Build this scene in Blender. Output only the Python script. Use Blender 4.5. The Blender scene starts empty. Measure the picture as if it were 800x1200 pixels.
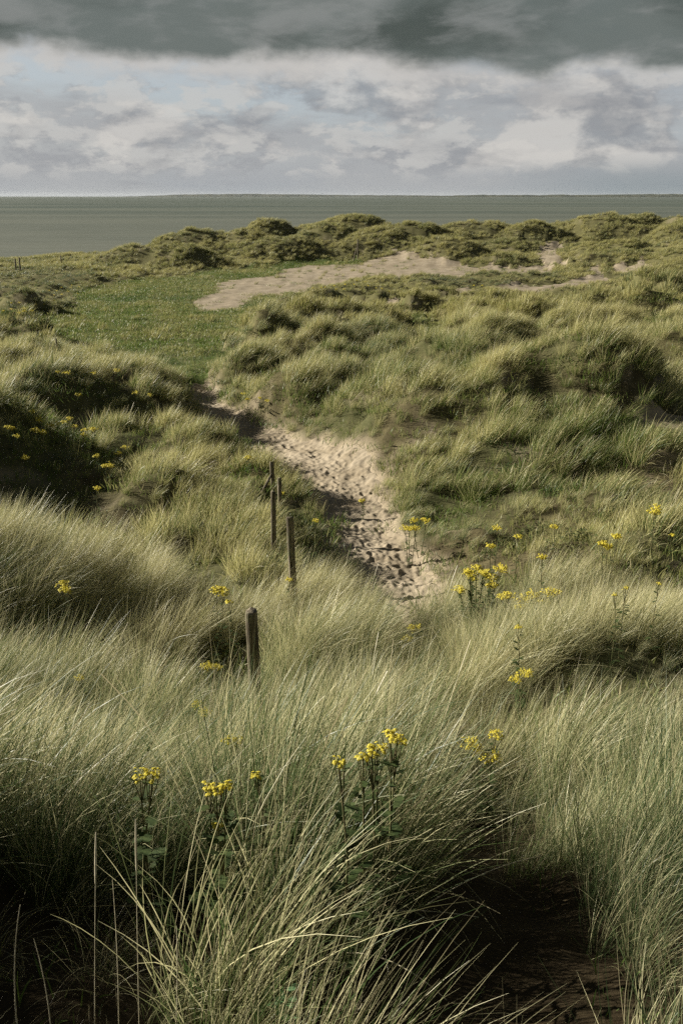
import bpy, bmesh, math, random
import numpy as np
from mathutils import Vector, Matrix

rng = np.random.default_rng(7)
random.seed(7)
S = bpy.context.scene
COL = S.collection
R = math.radians

# ------------------------------------------------------------------ camera
E = 9.2                      # eye height above the sea
PITCH = 17.6                 # degrees below the horizon
FPX = 1167.0                 # focal length in photo pixels (800x1200)
cam_d = bpy.data.cameras.new('camera')
cam_d.sensor_fit = 'VERTICAL'
cam_d.sensor_height = 36.0
cam_d.lens = 36.0 * FPX / 1200.0
cam_d.clip_start = 0.05
cam_d.clip_end = 90000
cam = bpy.data.objects.new('camera', cam_d)
COL.objects.link(cam)
cam.location = (0, 0, E)
cam.rotation_euler = (R(90 - PITCH), 0, 0)
S.camera = cam

# ------------------------------------------------------------------ render
S.view_settings.view_transform = 'Standard'
S.view_settings.look = 'None'
S.view_settings.gamma = 1.0
S.view_settings.use_curve_mapping = False
EXPO = 1.12
S.view_settings.exposure = EXPO
S.render.engine = 'CYCLES'
S.cycles.max_bounces = 5
S.cycles.diffuse_bounces = 3
S.cycles.glossy_bounces = 2
S.cycles.transmission_bounces = 3
S.cycles.volume_bounces = 0
S.cycles.use_denoising = False
S.cycles.use_adaptive_sampling = False
S.cycles.caustics_reflective = False
S.cycles.caustics_refractive = False
S.cycles.sample_clamp_indirect = 4.0

# ------------------------------------------------------------------ sun
SUN_EL, SUN_AZ = 23.0, -69.0          # azimuth clockwise from +Y (view direction): sun on the left, a little ahead
sun_dir = Vector((math.sin(R(SUN_AZ)) * math.cos(R(SUN_EL)), math.cos(R(SUN_AZ)) * math.cos(R(SUN_EL)), math.sin(R(SUN_EL))))
sun_d = bpy.data.lights.new('sun', 'SUN')
sun_d.energy = 5.0
sun_d.angle = R(0.5)
sun_d.color = (1.0, 0.935, 0.80)
sun = bpy.data.objects.new('sun', sun_d)
COL.objects.link(sun)
sun.rotation_euler = (-sun_dir).to_track_quat('-Z', 'Y').to_euler()
sun.location = (-40, 20, 60)

# ------------------------------------------------------------------ node helper
class NT:
    def __init__(self, tree):
        self.t = tree
    def n(self, typ, **kw):
        nd = self.t.nodes.new(typ)
        for k, v in kw.items():
            setattr(nd, k, v)
        return nd
    def l(self, a, b):
        self.t.links.new(a, b)
    def put(self, sock, v):
        if isinstance(v, bpy.types.NodeSocket):
            self.l(v, sock)
        elif v is not None:
            if sock.type == 'RGBA' and len(v) == 3:
                v = (*v, 1)
            sock.default_value = v
    def m(self, op, a, b=None, c=None, clamp=False):
        nd = self.n('ShaderNodeMath', operation=op)
        nd.use_clamp = clamp
        self.put(nd.inputs[0], a)
        if b is not None: self.put(nd.inputs[1], b)
        if c is not None: self.put(nd.inputs[2], c)
        return nd.outputs[0]
    def ss(self, v, a, b, lo=0.0, hi=1.0):
        nd = self.n('ShaderNodeMapRange', interpolation_type='SMOOTHSTEP')
        self.put(nd.inputs[0], v); self.put(nd.inputs[1], a); self.put(nd.inputs[2], b)
        self.put(nd.inputs[3], lo); self.put(nd.inputs[4], hi)
        return nd.outputs[0]
    def mix(self, f, a, b):
        nd = self.n('ShaderNodeMix', data_type='RGBA')
        self.put(nd.inputs[0], f); self.put(nd.inputs[6], a); self.put(nd.inputs[7], b)
        return nd.outputs[2]
    def vec(self, x, y, z=0.0):
        nd = self.n('ShaderNodeCombineXYZ')
        self.put(nd.inputs[0], x); self.put(nd.inputs[1], y); self.put(nd.inputs[2], z)
        return nd.outputs[0]
    def noise(self, vec, scale, detail=4, rough=0.5, dist=0.0):
        nd = self.n('ShaderNodeTexNoise')
        if vec is not None: self.l(vec, nd.inputs['Vector'])
        nd.inputs['Scale'].default_value = scale
        nd.inputs['Detail'].default_value = detail
        nd.inputs['Roughness'].default_value = rough
        nd.inputs['Distortion'].default_value = dist
        return nd.outputs[0]
    def attr(self, name, typ='GEOMETRY', fac=True):
        nd = self.n('ShaderNodeAttribute', attribute_type=typ, attribute_name=name)
        return nd.outputs['Fac'] if fac else nd.outputs['Color']

def srgb(r, g, b):
    f = lambda c: (c / 255 / 12.92) if c <= 10 else ((c / 255 + .055) / 1.055) ** 2.4
    return (f(r), f(g), f(b))

# ------------------------------------------------------------------ world: Nishita sky behind cloud layers
WS = 0.10
def make_world():
    w = bpy.data.worlds.new('World'); S.world = w; w.use_nodes = True
    w.node_tree.nodes.clear()
    k = NT(w.node_tree)
    out = k.n('ShaderNodeOutputWorld'); bg = k.n('ShaderNodeBackground')
    bg.inputs['Strength'].default_value = WS
    k.l(bg.outputs[0], out.inputs[0])
    sky = k.n('ShaderNodeTexSky', sky_type='NISHITA')
    sky.sun_disc = False
    sky.sun_elevation = R(SUN_EL); sky.sun_rotation = R(SUN_AZ)
    sky.air_density = 1.2; sky.dust_density = 1.0
    tc = k.n('ShaderNodeTexCoord')
    sep = k.n('ShaderNodeSeparateXYZ'); k.l(tc.outputs['Generated'], sep.inputs[0])
    x, y, z = sep.outputs
    az = k.m('ARCTAN2', x, y)                       # radians, 0 = straight ahead
    el = k.m('ARCSINE', z)
    def sc(r, g, b, f=1.0):
        return tuple(c * f / WS / 2 ** EXPO for c in srgb(r, g, b))
    # clear sky
    base = k.mix(0.85, sky.outputs[0], sc(158, 166, 180))
    hz = k.ss(el, 0.0, 0.05)
    base = k.mix(hz, sc(158, 163, 168), base)
    # cloud decks: noise in azimuth/elevation, flattened towards the horizon
    def coords(sx, sy, ox, oy):
        return k.vec(k.m('MULTIPLY_ADD', az, sx, ox), k.m('MULTIPLY_ADD', el, sy, oy), 0.3)
    def deck(sx, sy, ox, oy, scale, detail, rough, dist=0.2):
        return k.noise(coords(sx, sy, ox, oy), scale, detail, rough, dist)
    def relief(sx, sy, ox, oy, scale, detail, rough, d, dist=0.2):
        a = deck(sx, sy, ox, oy, scale, detail, rough, dist)
        b = deck(sx, sy, ox - d * .6 * sx, oy + d * sy, scale, detail, rough, dist)
        return a, k.m('SUBTRACT', a, b)
    def blob(caz, cel, raz, rel, amp):
        """a bank that gathers round one direction of the sky"""
        q = k.m('ADD', k.m('POWER', k.m('MULTIPLY', k.m('ADD', az, -caz), 1 / raz), 2.0), k.m('POWER', k.m('MULTIPLY', k.m('ADD', el, -cel), 1 / rel), 2.0))
        return k.m('MULTIPLY', k.m('EXPONENT', k.m('MULTIPLY', q, -1.0)), amp)
    def add(*v):
        r = v[0]
        for q in v[1:]: r = k.m('ADD', r, q)
        return r
    col = base
    # grey veil with soft streaks
    n0 = deck(2.0, 8.0, 4.0, 1.0, 2.6, 7, .58)
    veil = k.ss(add(n0, blob(-.16, .105, .13, .022, -.30)), .30, .60, 0, .95)
    col = k.mix(veil, col, sc(168, 170, 172))
    # small heaped cumulus in rows near the horizon
    a, d = relief(1.0, 2.2, 2.3, 0.2, 17.0, 9, .60, .022)
    a = add(a, blob(.065, .040, .035, .010, .16), blob(.14, .040, .04, .010, .12), blob(-.20, .035, .10, .02, .06))
    cov = k.m('MULTIPLY', k.ss(a, .47, .56), k.ss(el, .008, .03))
    cc = k.mix(k.ss(d, -.07, .08), sc(151, 153, 157), sc(200, 198, 194))
    col = k.mix(k.m('MULTIPLY', cov, .62), col, cc)
    # larger heaps with grey bases, gathering on the right
    a, d = relief(1.0, 1.9, 9.1, 3.4, 8.0, 10, .60, .035)
    a = add(a, blob(.27, .055, .10, .030, .24), blob(.22, .095, .06, .020, .18), blob(.03, .105, .12, .030, .14), blob(-.30, .055, .10, .03, .10), blob(-.16, .105, .12, .022, -.22))
    cov = k.m('MULTIPLY', k.ss(a, .50, .60), k.ss(el, .012, .035))
    dd = add(d, k.m('MULTIPLY', k.m('SUBTRACT', deck(1.0, 1.9, 9.1, 3.4, 22.0, 6, .6), .5), .10))
    cc = k.mix(k.ss(dd, -.08, .10), sc(136, 139, 144), sc(212, 208, 202))
    col = k.mix(k.m('MULTIPLY', cov, .62), col, cc)
    # flat grey cloud bases
    g_ = deck(1.0, 4.0, 3.7, 8.2, 7.0, 8, .58)
    g_ = add(g_, blob(.24, .118, .10, .016, .16), blob(.17, .083, .10, .012, .14), blob(-.07, .067, .10, .010, .16), blob(-.33, .135, .06, .01, .14), blob(.28, .040, .035, .004, .2))
    col = k.mix(k.ss(g_, .56, .74, 0, .5), col, sc(134, 137, 143))
    # bluish grey rain-veil low on the right
    rv = k.m('MULTIPLY', k.ss(az, .10, .30), k.ss(el, .040, .006))
    col = k.mix(k.m('MULTIPLY', rv, .75), col, sc(134, 145, 150))
    # the dark bank across the top, hanging lower in places
    n1 = deck(1.0, 1.8, 5.5, 2.2, 5.0, 9, .56, .1)
    n1b = deck(1.0, 1.6, 8.5, 6.2, 16.0, 8, .6, .1)
    hgt = add(k.m('SUBTRACT', el, .120), k.m('MULTIPLY', k.m('SUBTRACT', n1, .5), .085), k.m('MULTIPLY', k.m('SUBTRACT', n1b, .5), .034),
              blob(-.12, .150, .10, .03, .016), blob(.17, .150, .09, .03, .026), blob(.34, .118, .045, .014, .05), blob(-.015, .168, .03, .014, -.022), blob(.33, .155, .05, .02, -.010))
    rim = k.m('MULTIPLY', k.ss(hgt, -.036, -.008), k.ss(az, .25, -.05, .35, .85))
    col = k.mix(k.m('MULTIPLY', rim, k.ss(n1b, .35, .55, .35, 1)), col, sc(197, 194, 190))
    dk = k.ss(hgt, -.010, .014)
    n2 = deck(1.0, 2.4, 1.5, 7.7, 5.5, 8, .56)
    n3 = deck(1.0, 2.8, 6.5, 1.7, 13.0, 8, .58)
    dcol = k.mix(k.ss(n2, .36, .62), sc(70, 79, 75), sc(103, 111, 108))
    dcol = k.mix(k.ss(add(n3, blob(-.34, .17, .08, .03, .15), blob(.02, .155, .10, .02, .10)), .46, .72, 0, .75), dcol, sc(136, 139, 137))
    dcol = k.mix(k.ss(el, .25, .9), dcol, sc(74, 80, 84))
    col = k.mix(k.m('MULTIPLY', dk, .96), col, dcol)
    # overhead and below the horizon
    up = k.mix(k.ss(n2, .42, .60), sc(66, 74, 86), sc(80, 82, 85))
    col = k.mix(k.ss(el, .35, .8), col, up)
    col = k.mix(k.ss(el, -.002, -.02), col, sc(120, 122, 116))
    k.l(col, bg.inputs['Color'])
make_world()

# ------------------------------------------------------------------ numpy noise
_perm = np.random.default_rng(3).permutation(4096)
def hsh(ix, iy, s=0):
    ix = ix.astype(np.int64); iy = iy.astype(np.int64)
    return _perm[(_perm[(_perm[(ix + s * 131) & 4095] + iy) & 4095] + s) & 4095] / 4096.0
def perlin(x, y, s=0):
    x0 = np.floor(x); y0 = np.floor(y); fx = x - x0; fy = y - y0
    u = fx * fx * fx * (fx * (fx * 6 - 15) + 10); v = fy * fy * fy * (fy * (fy * 6 - 15) + 10)
    def g(dx, dy):
        a = hsh(x0 + dx, y0 + dy, s) * 2 * math.pi
        return np.cos(a) * (fx - dx) + np.sin(a) * (fy - dy)
    n0 = g(0, 0) * (1 - u) + g(1, 0) * u
    n1 = g(0, 1) * (1 - u) + g(1, 1) * u
    return (n0 * (1 - v) + n1 * v) * 1.5
def fbm(x, y, s=0, o=4, rough=.5):
    t = 0; a = 1.0
    for i in range(o):
        t = t + a * perlin(x * 2 ** i + i * 17.3, y * 2 ** i - i * 9.1, s + i); a *= rough
    return t
def hummock(x, y, sc, s=0, fill=.8):
    """rounded tussock mounds on a jittered grid: height 0..1 and offset from the mound's centre"""
    gx = x / sc; gy = y / sc
    ix = np.floor(gx); iy = np.floor(gy)
    best = np.zeros_like(x); ox = np.zeros_like(x); oy = np.zeros_like(x)
    for dx in (-1, 0, 1):
        for dy in (-1, 0, 1):
            cx = ix + dx; cy = iy + dy
            px = cx + hsh(cx, cy, s); py = cy + hsh(cx, cy, s + 1)
            r = .45 + .5 * hsh(cx, cy, s + 2)
            on = (hsh(cx, cy, s + 3) < fill)
            asp = .7 + .6 * hsh(cx, cy, s + 5)
            d2 = (((gx - px) / asp) ** 2 + (gy - py) ** 2 * asp) / r ** 2
            h = np.where(d2 < 1, np.maximum(1 - d2, 0) ** 1.05, 0) * (.45 + .55 * hsh(cx, cy, s + 4)) * r * on
            up = h > best
            best = np.where(up, h, best)
            ox = np.where(up, (gx - px) / r, ox); oy = np.where(up, (gy - py) / r, oy)
    return best, ox, oy
def sst(a, b, v):
    t = np.clip((v - a) / (b - a), 0, 1)
    return t * t * (3 - 2 * t)

# ------------------------------------------------------------------ terrain
SP, CP = math.sin(R(PITCH)), math.cos(R(PITCH))
def project(x, y, z):
    """photo pixel of a world point: used once, to trace where each patch of ground lies"""
    dz = z - E
    f = y * CP - dz * SP
    u = y * SP + dz * CP
    f = np.maximum(f, .05)
    return 400 + FPX * x / f, 600 - FPX * u / f
def px_az(px, py, Y):
    """world x at distance Y for photo column px on row py"""
    ang = PITCH + math.degrees(math.atan((py - 600) / FPX))
    f = Y * CP + Y * math.tan(R(ang)) * SP
    return (px - 400) / FPX * f
PY = np.array([-30, -8, -2, 0, 1, 2, 3, 4, 5, 6, 8, 10, 12, 14, 17, 20, 30, 45, 70, 100, 118, 128, 135, 142, 150, 170, 400], float)
PD = np.array([3.0, 2.0, 1.75, 1.8, 2.0, 2.25, 2.65, 3.1, 3.6, 4.1, 4.75, 5.35, 5.75, 6.0, 6.2, 6.3, 6.5, 6.8, 6.85, 6.75, 6.75, 7.0, 7.9, 8.8, 9.6, 10.5, 16], float)
_yy = np.linspace(-30, 400, 8601)
_dd = np.interp(_yy, PY, PD)
_k = np.exp(-np.linspace(-2, 2, 31) ** 2); _k /= _k.sum()
_dd = np.convolve(np.pad(_dd, 15, mode='edge'), _k, 'valid')
# mounds: x, y, radius x, radius y, height
MOUNDS = []
def mound(px, py, Y, rx, ry, h):
    MOUNDS.append((px_az(px, py, Y), Y, rx, ry, h))
mound(110, 1000, 3.5, 1.3, .8, .12)      # left foreground swell
mound(370, 1080, 2.9, .55, .55, .16)       # middle foreground tussock
mound(750, 1130, 2.7, .55, .7, .14)       # right foreground tussock
mound(760, 785, 8.4, 1.5, 1.1, .40)
mound(610, 740, 9.6, 1.1, 1.2, .2)
mound(710, 650, 14.5, 1.8, 1.4, .38)     # right bank
mound(850, 640, 15.0, 2.4, 2.0, .5)
mound(90, 665, 12.6, 2.4, 1.2, .48)      # left bank
mound(-120, 700, 12.0, 2.6, 1.8, .8)
mound(370, 720, 11.4, .6, 1.4, .1)      # bank beside the posts
mound(195, 575, 19.0, 1.1, 1.1, .7)     # left mound
mound(-80, 560, 21.0, 2.6, 3.0, 1.9)     # off-frame dune, shades the hollow
mound(20, 455, 29.0, 4.5, 3.5, .30)      # left dune mass
mound(150, 475, 30.0, 2.4, 3.0, .45)
mound(-60, 460, 31.0, 5.0, 3.5, .35)
mound(200, 520, 24.5, 1.0, 1.2, .2)
mound(560, 515, 25.5, 2.9, 3.2, 1.6)    # right big mound
mound(690, 490, 26.0, 1.9, 2.8, 1.25)
mound(850, 540, 22.5, 2.3, 3.5, 1.0)
mound(460, 440, 34.0, 2.8, 2.6, .75)
mound(600, 440, 36.0, 3.0, 3.0, .8)
mound(365, 375, 48.0, 2.6, 2.0, 1.1)    # dark tussock at the meadow's edge
mound(350, 410, 42.0, 2.8, 2.5, .5)
mound(540, 368, 52.0, 3.2, 3.0, .5)
mound(640, 395, 46.0, 3.6, 3.5, .8)
mound(770, 365, 55.0, 5.5, 5.0, 1.05)     # right rise
mound(840, 420, 42.0, 4.0, 6.0, 1.8)
mound(780, 460, 33.0, 3.0, 3.0, 1.0)
mound(480, 315, 92.0, 10.0, 5.0, .25)      # sand dome
# far ridge
for px, py, Y, rx, ry, h in [(165, 296, 101, 4.5, 3, 1.75), (225, 284, 112, 4.5, 5, 2.3), (285, 276, 116, 5, 6, 3.0), (345, 270, 118, 5, 6, 3.4), (400, 266, 120, 5, 7, 3.6),
                             (455, 264, 118, 5, 7, 3.7), (510, 266, 114, 5, 6, 3.1), (560, 266, 119, 5, 7, 3.5), (610, 266, 118, 4.5, 6, 3.2), (660, 264, 119, 5, 7, 3.6), (710, 264, 118, 6, 7, 3.5),
                             (770, 263, 117, 6, 7, 3.7), (840, 263, 116, 7, 8, 3.8), (930, 263, 116, 8, 8, 3.8), (1030, 263, 116, 8, 8, 3.8), (480, 285, 106, 6, 5, 1.5), (540, 290, 104, 5, 4, 1.5),
                             (620, 290, 105, 5, 4, 1.3), (720, 288, 104, 8, 5, 1.9), (800, 290, 98, 7, 7, 2.0), (880, 300, 92, 8, 7, 2.3), (45, 325, 92, 9, 6, .3), (-40, 322, 92, 9, 6, .3), (300, 300, 104, 9, 4, .7)]:
    mound(px, py, Y, rx, ry, h * ((.50 if h > 1.6 else .36) if px < 600 else .46))
# off-frame dune on the left that keeps the foot of the slope in shade
MOUNDS += [(-3.2, 2.6, 1.2, .8, 1.5), (-9.5, 7.0, 2.0, 2.0, .6)]

def H0(x, y):
    """the big forms of the dunes"""
    z = E - np.interp(y + 13 * sst(-16, -44, x) * sst(70, 110, y), _yy, _dd)
    for mx, my, rx, ry, h in MOUNDS:
        d2 = ((x - mx) / rx) ** 2 + ((y - my) / ry) ** 2
        z = z + h * np.exp(-d2 * np.where(d2 < 9, 1.0, 1.0) * .9)
    return z
def hit(px, py, fn, up=0.0, t0=1.2, t1=260):
    """the place on the ground under a photo pixel (for a thing whose top, up metres high, is seen there)"""
    u = (600 - py) / FPX; v = (px - 400) / FPX
    d = np.array([v, CP + u * SP, -SP + u * CP])
    t = np.geomspace(t0, t1, 6000)
    X, Y, Z = v * t, d[1] * t, E + d[2] * t
    below = np.nonzero(Z < fn(X, Y) + up)[0]
    i = below[0] if len(below) else len(t) - 1
    return float(X[i]), float(Y[i])

# the trodden path, from the camera's feet down to the meadow: photo column, row, half-width in metres
PATH_PX = [(612, 1190, .22), (585, 1090, .22), (568, 980, .02), (525, 880, -.35), (480, 790, -.35), (464, 735, .10), (474, 702, .55), (455, 665, .62), (428, 625, .58),
           (413, 592, .60), (400, 562, .80), (362, 535, .95), (300, 514, .7), (262, 492, .42), (240, 472, .45), (228, 452, .45)]
PATH = [(*hit(px, py, H0), w) for px, py, w in PATH_PX]
PATH = [(x, y, w) for x, y, w in PATH]
def path_dist(x, y):
    """signed distance to the path's edge (negative on the path)"""
    best = np.full(np.shape(x), 1e9)
    for (ax, ay, aw), (bx, by, bw) in zip(PATH[:-1], PATH[1:]):
        dx, dy = bx - ax, by - ay
        t = np.clip(((x - ax) * dx + (y - ay) * dy) / (dx * dx + dy * dy + 1e-9), 0, 1)
        d = np.hypot(x - ax - t * dx, y - ay - t * dy) - (aw + (bw - aw) * t)
        best = np.minimum(best, d)
    return best
def path_edge(x, y):
    return path_dist(x, y) + .22 * fbm(x * .9, y * .9, 40, 4, .6)

# patches of ground traced from the photo (pixel polygons, laid on the dunes)
SAND_PX = [[(228, 354), (262, 330), (330, 318), (440, 310), (480, 303), (540, 306), (590, 310), (640, 315), (610, 324), (555, 329), (500, 326), (430, 328), (390, 333), (335, 345), (290, 348), (285, 362), (245, 362)],
           [(530, 345), (600, 336), (650, 331), (712, 324), (718, 332), (650, 341), (560, 349)],
           [(402, 370), (440, 359), (478, 352), (474, 362), (430, 374)],
           [(730, 497), (800, 489), (880, 486), (880, 516), (800, 516), (755, 512)],
           [(634, 288), (650, 288), (657, 314), (641, 314)],
           [(770, 326), (860, 322), (860, 332), (780, 334)], [(690, 318), (712, 312), (722, 320), (700, 325)], [(735, 312), (762, 306), (770, 316), (740, 320)]]
TURF_PX = [[(-200, 372), (0, 376), (70, 370), (100, 345), (160, 326), (250, 320), (300, 345), (335, 352), (285, 378), (268, 420), (240, 450), (205, 452), (150, 440), (105, 424), (40, 398), (0, 398), (-200, 400)],
           [(225, 332), (235, 317), (330, 309), (430, 306), (470, 308), (330, 324), (260, 334)], [(470, 372), (560, 388), (540, 420), (480, 410)]]
BLUE_PX = [[(-100, 318), (0, 318), (60, 316), (100, 322), (98, 352), (60, 372), (0, 376), (-100, 378)], [(470, 338), (520, 326), (600, 318), (655, 322), (655, 330), (570, 340), (500, 345)], [(650, 330), (720, 322), (800, 325), (800, 334), (700, 334)]]
SHORT_PX = [[(420, 620), (520, 600), (700, 600), (720, 640), (560, 650), (470, 700), (430, 660)]]
def inpoly(px, py, poly):
    r = np.zeros(px.shape, bool)
    n = len(poly)
    for i in range(n):
        x1, y1 = poly[i]; x2, y2 = poly[(i + 1) % n]
        if y1 == y2: continue
        c = ((y1 > py) != (y2 > py)) & (px < (x2 - x1) * (py - y1) / (y2 - y1) + x1)
        r ^= c
    return r
def region(x, y, polys, s):
    a = .05 * y
    wx = x + a * .35 * fbm(x / (.05 * 70 + a), y / (3.5 + a), s, 4, .6)
    wy = y + a * .9 * fbm(x / (3.5 + a), y / (3.5 + a), s + 5, 4, .6)
    px, py = project(wx, wy, H0(wx, wy))
    r = np.zeros(px.shape, bool)
    for p in polys:
        r |= inpoly(px, py, p)
    return r & (y > 1)

def cover(x, y):
    """what grows where"""
    sand = region(x, y, SAND_PX, 50)
    turf = region(x, y, TURF_PX, 60) & ~sand
    blue = region(x, y, BLUE_PX, 70) & ~sand
    return sand, turf, blue
def soft_flat(x, y):
    acc = np.zeros(np.shape(x)); rad = .5 + .022 * np.abs(y)
    for i in range(8):
        a = i * math.pi / 4; q = 1.0 if i % 2 else .55
        xx, yy = x + rad * q * math.cos(a), y + rad * q * math.sin(a)
        acc = acc + (region(xx, yy, SAND_PX, 50) | region(xx, yy, TURF_PX, 60))
    return 1 - .98 * np.clip(acc / 8 * 1.7, 0, 1)
def tussock(x, y, turf, sand):
    far = sst(10, 40, y)
    h1, ax, ay = hummock(x, y, 1.15, 100, .85)
    h2, bx, by = hummock(x, y, 2.4, 120, .85)
    h3, cx, cy = hummock(x, y, 6.5, 140, .85)
    amp1 = .34 * (1 - sst(40, 90, y)) + .0
    amp2 = .32 + 1.5 * far - 1.35 * sst(56, 84, y)
    amp3 = 1.8 * sst(88, 108, y) + .5 * sst(22, 40, y)
    fl = soft_flat(x, y)
    shore = 1 - sst(122, 132, y)
    return (h1 * amp1 + h2 * amp2 + h3 * amp3) * fl * shore * (1 - .7 * sst(-18, -32, x + (y - 95) * -.12) * sst(80, 95, y)), h1, h2, ax + bx, ay + by
def Hfull(x, y, cov=None):
    sand, turf, blue = cov if cov is not None else cover(x, y)
    pd = path_edge(x, y)
    k = sst(-.1, 1.3, pd)
    t, h1, h2, ox, oy = tussock(x, y, turf, sand)
    z = H0(x, y) + t * k - .12 * (1 - sst(-.35, .35, pd))
    z = z + (.05 + .05 * sst(10, 50, y)) * fbm(x * .8, y * .8, 11, 4, .55) * np.where(turf | sand, .6, 1)
    return z

def mesh_obj(name, verts, faces, mat, parent=None, smooth=True, attrs=None):
    me = bpy.data.meshes.new(name)
    verts = np.asarray(verts, np.float32); faces = np.asarray(faces, np.int32)
    me.vertices.add(len(verts)); me.vertices.foreach_set('co', verts.ravel())
    n = faces.shape[1]
    me.loops.add(faces.size); me.loops.foreach_set('vertex_index', faces.ravel())
    me.polygons.add(len(faces))
    me.polygons.foreach_set('loop_start', np.arange(len(faces), dtype=np.int32) * n)
    me.polygons.foreach_set('use_smooth', np.full(len(faces), smooth, bool))
    for an, av in (attrs or {}).items():
        a = me.attributes.new(an, 'FLOAT', 'POINT'); a.data.foreach_set('value', np.asarray(av, np.float32))
    me.update(calc_edges=True); me.validate()
    if mat: me.materials.append(mat)
    o = bpy.data.objects.new(name, me)
    if COL is not None and parent != 'nolink':
        COL.objects.link(o)
        if parent: o.parent = parent
    return o

def mat(name):
    m = bpy.data.materials.new(name); m.use_nodes = True
    m.node_tree.nodes.clear()
    return m, NT(m.node_tree)
def finish(k, color, rough=.9, spec=.1, bump=None, bstr=.4, bdist=.02, trans=None, tcol=None):
    out = k.n('ShaderNodeOutputMaterial'); p = k.n('ShaderNodeBsdfPrincipled')
    k.put(p.inputs['Base Color'], color); k.put(p.inputs['Roughness'], rough)
    p.inputs['Specular IOR Level'].default_value = spec
    if bump is not None:
        b = k.n('ShaderNodeBump'); b.inputs['Strength'].default_value = bstr; b.inputs['Distance'].default_value = bdist
        k.l(bump, b.inputs['Height']); k.l(b.outputs[0], p.inputs['Normal'])
    if trans:
        t = k.n('ShaderNodeBsdfTranslucent'); k.put(t.inputs['Color'], tcol if tcol is not None else color)
        mx = k.n('ShaderNodeMixShader'); mx.inputs[0].default_value = trans
        k.l(p.outputs[0], mx.inputs[1]); k.l(t.outputs[0], mx.inputs[2]); k.l(mx.outputs[0], out.inputs[0])
    else:
        k.l(p.outputs[0], out.inputs[0])

# ground materials
def m_dune():
    m, k = mat('dune_thatch')
    g = k.n('ShaderNodeNewGeometry').outputs['Position']
    n = k.noise(g, 2.2, 8, .65); n2 = k.noise(g, 23, 6, .7); n3 = k.noise(g, .25, 4)
    c = k.mix(k.ss(n, .35, .68), (.045, .036, .020), (.115, .098, .052))
    c = k.mix(k.ss(n3, .42, .62, 0, .6), c, (.060, .072, .028))
    c = k.mix(k.ss(n2, .5, .75, 0, .6), c, (.19, .165, .10))
    sep = k.n('ShaderNodeSeparateXYZ'); k.l(g, sep.inputs[0])
    c = k.mix(k.ss(sep.outputs[1], 12, 60, 0, .85), c, k.mix(n, (.075, .078, .030), (.17, .155, .075)))
    sandy = k.attr('sandy')
    sc = k.mix(n2, (.30, .245, .175), (.42, .35, .26))
    c = k.mix(sandy, c, sc)
    c = k.mix(k.ss(sep.outputs[1], 7.5, 4.5), c, k.mix(n2, (.014, .010, .006), (.060, .046, .026)))      # peaty soil, its colour darkened to stand for shade at the slope's foot
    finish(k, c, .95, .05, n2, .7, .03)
    return m
def m_sand():
    m, k = mat('dry_sand')
    g = k.n('ShaderNodeNewGeometry').outputs['Position']
    n = k.noise(g, 1.3, 6, .6); n2 = k.noise(g, 38, 5, .7); n3 = k.noise(g, 7, 6, .65)
    c = k.mix(k.ss(n, .3, .7), (.235, .193, .135), (.335, .283, .212))
    c = k.mix(k.ss(n2, .52, .8, 0, .5), c, (.20, .155, .10))
    c = k.mix(k.ss(n3, .60, .74, 0, .55), c, (.14, .12, .06))
    b = k.m('ADD', k.m('MULTIPLY', n2, .3), n3)
    finish(k, c, .95, .1, b, .6, .03)
    return m
def m_turf():
    m, k = mat('short_turf')
    g = k.n('ShaderNodeNewGeometry').outputs['Position']
    n = k.noise(g, .5, 7, .65); n2 = k.noise(g, 12, 6, .7); n3 = k.noise(g, .14, 4, .6)
    c = k.mix(k.ss(n, .33, .66), (.055, .080, .020), (.115, .140, .048))
    c = k.mix(k.ss(n3, .45, .65, 0, .6), c, (.145, .13, .070))
    c = k.mix(k.ss(n2, .45, .8, 0, .6), c, (.18, .165, .09))
    finish(k, c, .95, .05, n2, .8, .05)
    return m
M_DUNE, M_SAND, M_TURF = m_dune(), m_sand(), m_turf()

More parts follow.
